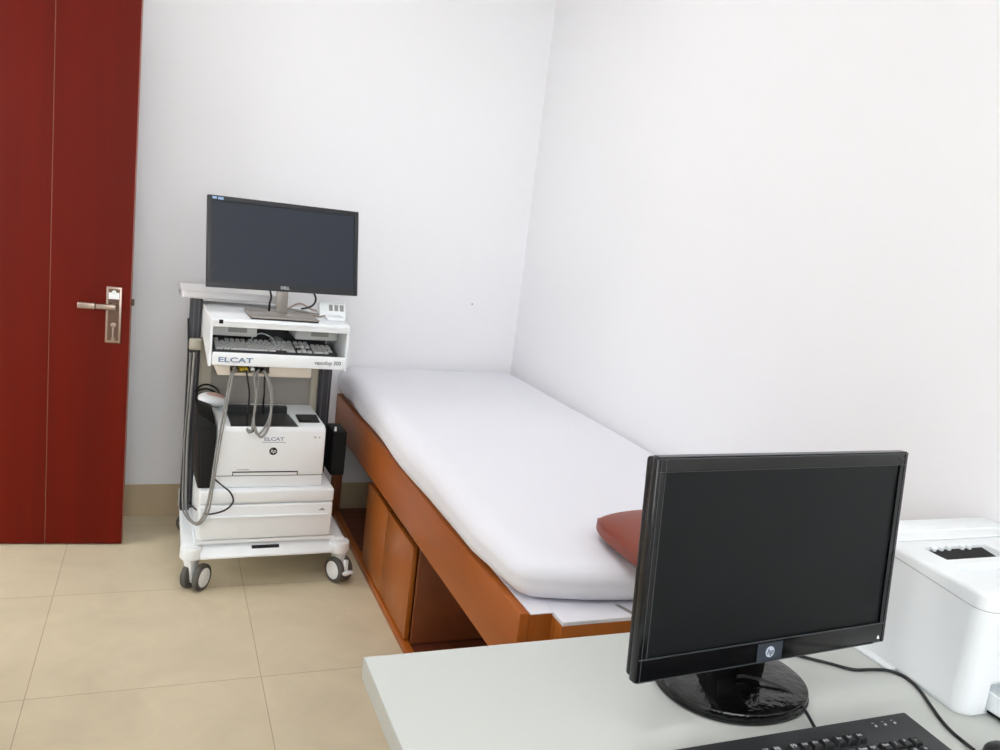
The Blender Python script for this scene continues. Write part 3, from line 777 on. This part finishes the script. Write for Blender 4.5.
# foot
b = bmesh.new()
seg = 56; ctr = Vector((.937, 1.022)); rot = Matrix.Rotation(.0, 2)
levels = [(.7502, .97), (.752, 1.0), (.7560, 1.0), (.7566, .985), (.7660, .985), (.7685, .972), (.7715, .86), (.7745, .5)]
vr = []
for z, s in levels:
    ring_ = []
    for k in range(seg):
        a = 2 * PI * k / seg; q = Vector((.135 * s * math.copysign(abs(math.cos(a)) ** .92, math.cos(a)), .117 * s * math.copysign(abs(math.sin(a)) ** .92, math.sin(a)))); q = rot @ q; ring_.append(b.verts.new((ctr.x + q.x, ctr.y + q.y, z)))
    vr.append(ring_)
for r1, r2 in zip(vr, vr[1:]):
    for k in range(seg): b.faces.new((r1[k], r1[(k + 1) % seg], r2[(k + 1) % seg], r2[k]))
b.faces.new(vr[0][::-1]); b.faces.new(vr[-1])
link('foot', b, M_gloss, hm)
b = bmesh.new()
hexa(b, [(.895, 1.005, .768), (1.0, 1.012, .768), (1.0, 1.07, .768), (.893, 1.065, .768),
         (.905, 1.0, .95), (.99, 1.005, .95), (.99, 1.035, .95), (.903, 1.03, .95)], r=.004)
link('neck', b, M_gloss, hm)

# desk keyboard
W, D = .500, .190
dkb = thing('computer_keyboard', 'black keyboard with white legends at the desk front edge', 'keyboard', (1.163 - W / 2, .858 - D, .75))
T = keyboard(dkb, W, D, .014, .0255, .031, .0206, M_bkb, [M_bkey, M_leg], True, -.026, .0085)
for k in range(3):
    b = bmesh.new(); cyl(b, (0, 0, 0), (0, 0, .0012), .0022, seg=14); bx(b, -.0018, .0018, .0065, .0075, 0, .0006)
    me = bpy.data.meshes.new('indicator'); b.to_mesh(me); b.free(); me.materials.append(M_leg)
    o = bpy.data.objects.new('indicator', me); C.objects.link(o); o.parent = dkb
    o.matrix_local = T @ Matrix.Translation((W / 2 - .086 + k * .0205, D - .021, 0))

# keyboard lead over the foot, mouse lead behind the monitor
zd = .753
wire('keyboard_cable', [at(815, 728, z=.765), at(806, 712, z=.764), at(798, 701, z=.7665), at(788, 691, z=.773), at(775, 684, z=.779), at(758, 679, z=.781), at(744, 676, z=.78), (.93, 1.0, .78)], .0028, M_blackc, 'black keyboard lead lying across the glossy monitor foot')
ms_pts = [at(800, 656, z=zd), at(812, 659, z=zd), at(830, 663.5, z=zd), at(853, 669.5, z=zd), at(872, 669.5, z=zd), at(888, 670.5, z=zd), at(903, 676, z=zd), at(915, 685, z=zd), at(922, 693, z=zd), at(931, 706, z=zd), at(941, 720, z=zd), at(952, 732, z=zd), at(964, 742, z=zd), at(974, 750, z=.758)]
wire('mouse_cable', [(1.10, 1.11, zd)] + ms_pts, .003, M_blackc, 'black mouse lead curving from behind the monitor past the right printer')
b = bmesh.new(); bmesh.ops.create_uvsphere(b, u_segments=28, v_segments=16, radius=1)
b.transform(Matrix.Translation((1.243, .705, .758)) @ Matrix.Rotation(-.1, 4, 'Z') @ Matrix.Diagonal((.036, .066, .034, 1)))
for v in b.verts: v.co.z = max(v.co.z, .7505)
ms = thing('computer_mouse', 'black mouse at the desk corner right of the black keyboard', 'mouse', (1.245, .70, .75))
link('shell', b, M_black, ms)
b = bmesh.new(); cyl(b, (1.243, .735, .788), (1.249, .735, .788), .008, seg=18, bev=.001); link('wheel', b, M_tire, ms)

# ------------------------------------------------------------------ printer on the desk
def plan(bm, pts, z0, z1, r, seg=6):
    t = bmesh.new(); v0 = [t.verts.new((p[0], p[1], z0)) for p in pts]; v1 = [t.verts.new((p[0], p[1], z1)) for p in pts]; n = len(pts)
    t.faces.new(v0[::-1]); t.faces.new(v1)
    for i in range(n): t.faces.new((v0[i], v0[(i + 1) % n], v1[(i + 1) % n], v1[i]))
    bmesh.ops.bevel(t, geom=[e for e in t.edges if abs(e.verts[0].co.z - e.verts[1].co.z) > .001], offset=r, segments=seg, profile=.5, affect='EDGES')
    bmesh.ops.recalc_face_normals(t, faces=t.faces); join(bm, t)


rp = thing('laser_printer', 'white laser printer at the right end of the desk', 'printer', (1.5, 1.0, .75))
def outline(e=0): return [(1.291 + e, .845 + e), (1.692 - e, .845 + e), (1.692 - e, 1.172 - e), (1.319 + e, 1.172 - e)]
ZS = .944
def tilt(bm):
    for v in bm.verts:
        if abs(v.co.z - ZS) < .003: v.co.z += max(0, v.co.y - .875) * .06
    return bm
b = bmesh.new(); plan(b, outline(), .7575, ZS, .034); tilt(b)
b = cut(b, [box(1.342, 1.655, .80, .90, .752, .815)])
body = link('body', b, M_white, rp)
b = bmesh.new(); plan(b, outline(.0012), ZS, ZS + .0016, .034); tilt(b); link('seam', b, M_panel, rp)
b = bmesh.new(); plan(b, outline(), ZS + .0016, .976, .034); tilt(b)
es = [e for e in b.edges if all(abs(v.co.z - .976) < 1e-4 for v in e.verts)]
bmesh.ops.bevel(b, geom=es, offset=.009, segments=3, profile=.5, affect='EDGES')
t = bmesh.new(); hexa(t, [(1.352, .876, .966), (1.645, .876, .966), (1.645, .968, .960), (1.352, .968, .960), (1.352, .876, 1.0), (1.645, .876, 1.0), (1.645, .968, 1.0), (1.352, .968, 1.0)])
t2 = bmesh.new(); hexa(t2, [(1.362, .990, .950), (1.524, .990, .950), (1.524, 1.043, .950), (1.362, 1.043, .950), (1.362, .988, 1.0), (1.524, .988, 1.0), (1.545, 1.046, 1.0), (1.372, 1.046, 1.0)])
b = cut(b, [t, t2]); tcv = link('top_cover', b, M_white, rp)
b = bmesh.new(); bx(b, 1.325, 1.69, 1.075, 1.165, .9765, .980, .0015, 2); bx(b, 1.335, 1.69, 1.11, 1.165, .9795, .9825, .001, 2); link('rear_cover', b, M_white, rp)
b = bmesh.new(); hexa(b, [(1.3632, .9902, .9505), (1.5235, .9902, .9505), (1.5235, 1.0428, .9505), (1.3632, 1.0428, .9505), (1.3635, .9902, .964), (1.5235, .9902, .964), (1.5265, 1.0428, .971), (1.3655, 1.0428, .971)])
op = link('output_slot', b, M_dark, rp)
for x in (1.385, 1.405, 1.425, 1.462, 1.482):
    b = bmesh.new(); bx(b, x, x + .008, 1.036, 1.046, .970, .9785, .002, 2); link('guide_tab', b, M_white, op)
b = bmesh.new(); plan(b, [(1.296, .852), (1.688, .852), (1.688, 1.168), (1.322, 1.168)], .7502, .7578, .03); bx(b, 1.290, 1.34, 1.0, 1.16, .7502, .7565, .002, 2); link('foot_plate', b, M_white, rp)
b = bmesh.new(); bx(b, 1.349, 1.651, .785, .90, .7615, .768, .002, 1); bx(b, 1.349, 1.651, .783, .791, .7615, .80, .003, 2); bx(b, 1.349, 1.355, .79, .90, .765, .795, .002, 1); bx(b, 1.645, 1.651, .79, .90, .765, .795, .002, 1)
bx(b, 1.36, 1.64, .80, .90, .752, .7612, mi=1)
link('paper_tray', b, [M_white, M_dark], rp)
b = bmesh.new(); prism(b, [(1.360, .903), (1.368, .915), (1.376, .903), (1.371, .903), (1.371, .890), (1.365, .890), (1.365, .903)], 1, .8444, .846); link('arrow_mark', b, M_modl, rp)

# ------------------------------------------------------------------ light
M_fill = mat('fill_panel', (250, 250, 250), .5)
nb = M_fill.node_tree.nodes['Principled BSDF']; nb.inputs['Emission Color'].default_value = (.97, .985, 1, 1); nb.inputs['Emission Strength'].default_value = FILL
for x, y, lb in ((.0, .75, 'unseen square fill light panel added above the desk side of the room'), (.45, 2.45, 'unseen square fill light panel added above the bed side of the room')):  # unseen glowing panels, added to brighten upward-facing surfaces
    cl = thing('fill_light_panel', lb, 'added fill light', (x, y, ZC - .03))
    b = cut(box(x - .32, x + .32, y - .32, y + .32, ZC - .03, ZC - .0005, .004), [box(x - .295, x + .295, y - .295, y + .295, ZC - .05, ZC - .02)])
    link('frame', b, M_cartw, cl)
    b = bmesh.new(); bx(b, x - .2945, x + .2945, y - .2945, y + .2945, ZC - .026, ZC - .0205); link('diffuser', b, M_fill, cl)
wd = bpy.data.worlds.new('daylight'); S.world = wd; wd.use_nodes = True
bg = wd.node_tree.nodes['Background']; bg.inputs['Color'].default_value = (.95, .98, 1, 1); bg.inputs['Strength'].default_value = 3.9

def area(name, loc, rot, sx, sy_, power, col=(1, 1, 1)):
    l_ = bpy.data.lights.new(name, 'AREA'); l_.shape = 'RECTANGLE'; l_.size = sx; l_.size_y = sy_; l_.energy = power; l_.color = col
    o = bpy.data.objects.new(name, l_); C.objects.link(o); o.location = loc; o.rotation_euler = rot; return o

# the cart stands turned by three degrees; what it carries turns with it
bpy.context.view_layer.update()
piv = Matrix.Translation((CX, CY, 0)); turn = piv @ Matrix.Rotation(math.radians(1.6), 4, 'Z') @ piv.inverted()
for o in ON_CART: o.matrix_world = turn @ o.matrix_world

for o in ROOTS:
    if '_o' in o: del o['_o']
GROUPS = {'loudspeaker': 'speakers on the cart', 'data_cable': 'cables hanging from the connector box', 'signal_cable': 'grey cables along the left cart post',
          'cable_bundle_strand': 'leads on the cart top', 'monitor_cable': 'black cables under the cart monitor', 'fill_light_panel': 'added fill light panels'}
for o in C.objects:
    g = GROUPS.get(o.name.split('.')[0])
    if g and o.parent is None: o['group'] = g

S.cycles.use_denoising = True
S.cycles.max_bounces = 10; S.cycles.diffuse_bounces = 7
S.cycles.sample_clamp_indirect = 6
vs = S.view_settings
S.display_settings.display_device = 'sRGB'
vs.view_transform = 'Standard'; vs.look = 'None'; vs.gamma = 1; vs.use_curve_mapping = False
vs.exposure = 0.60
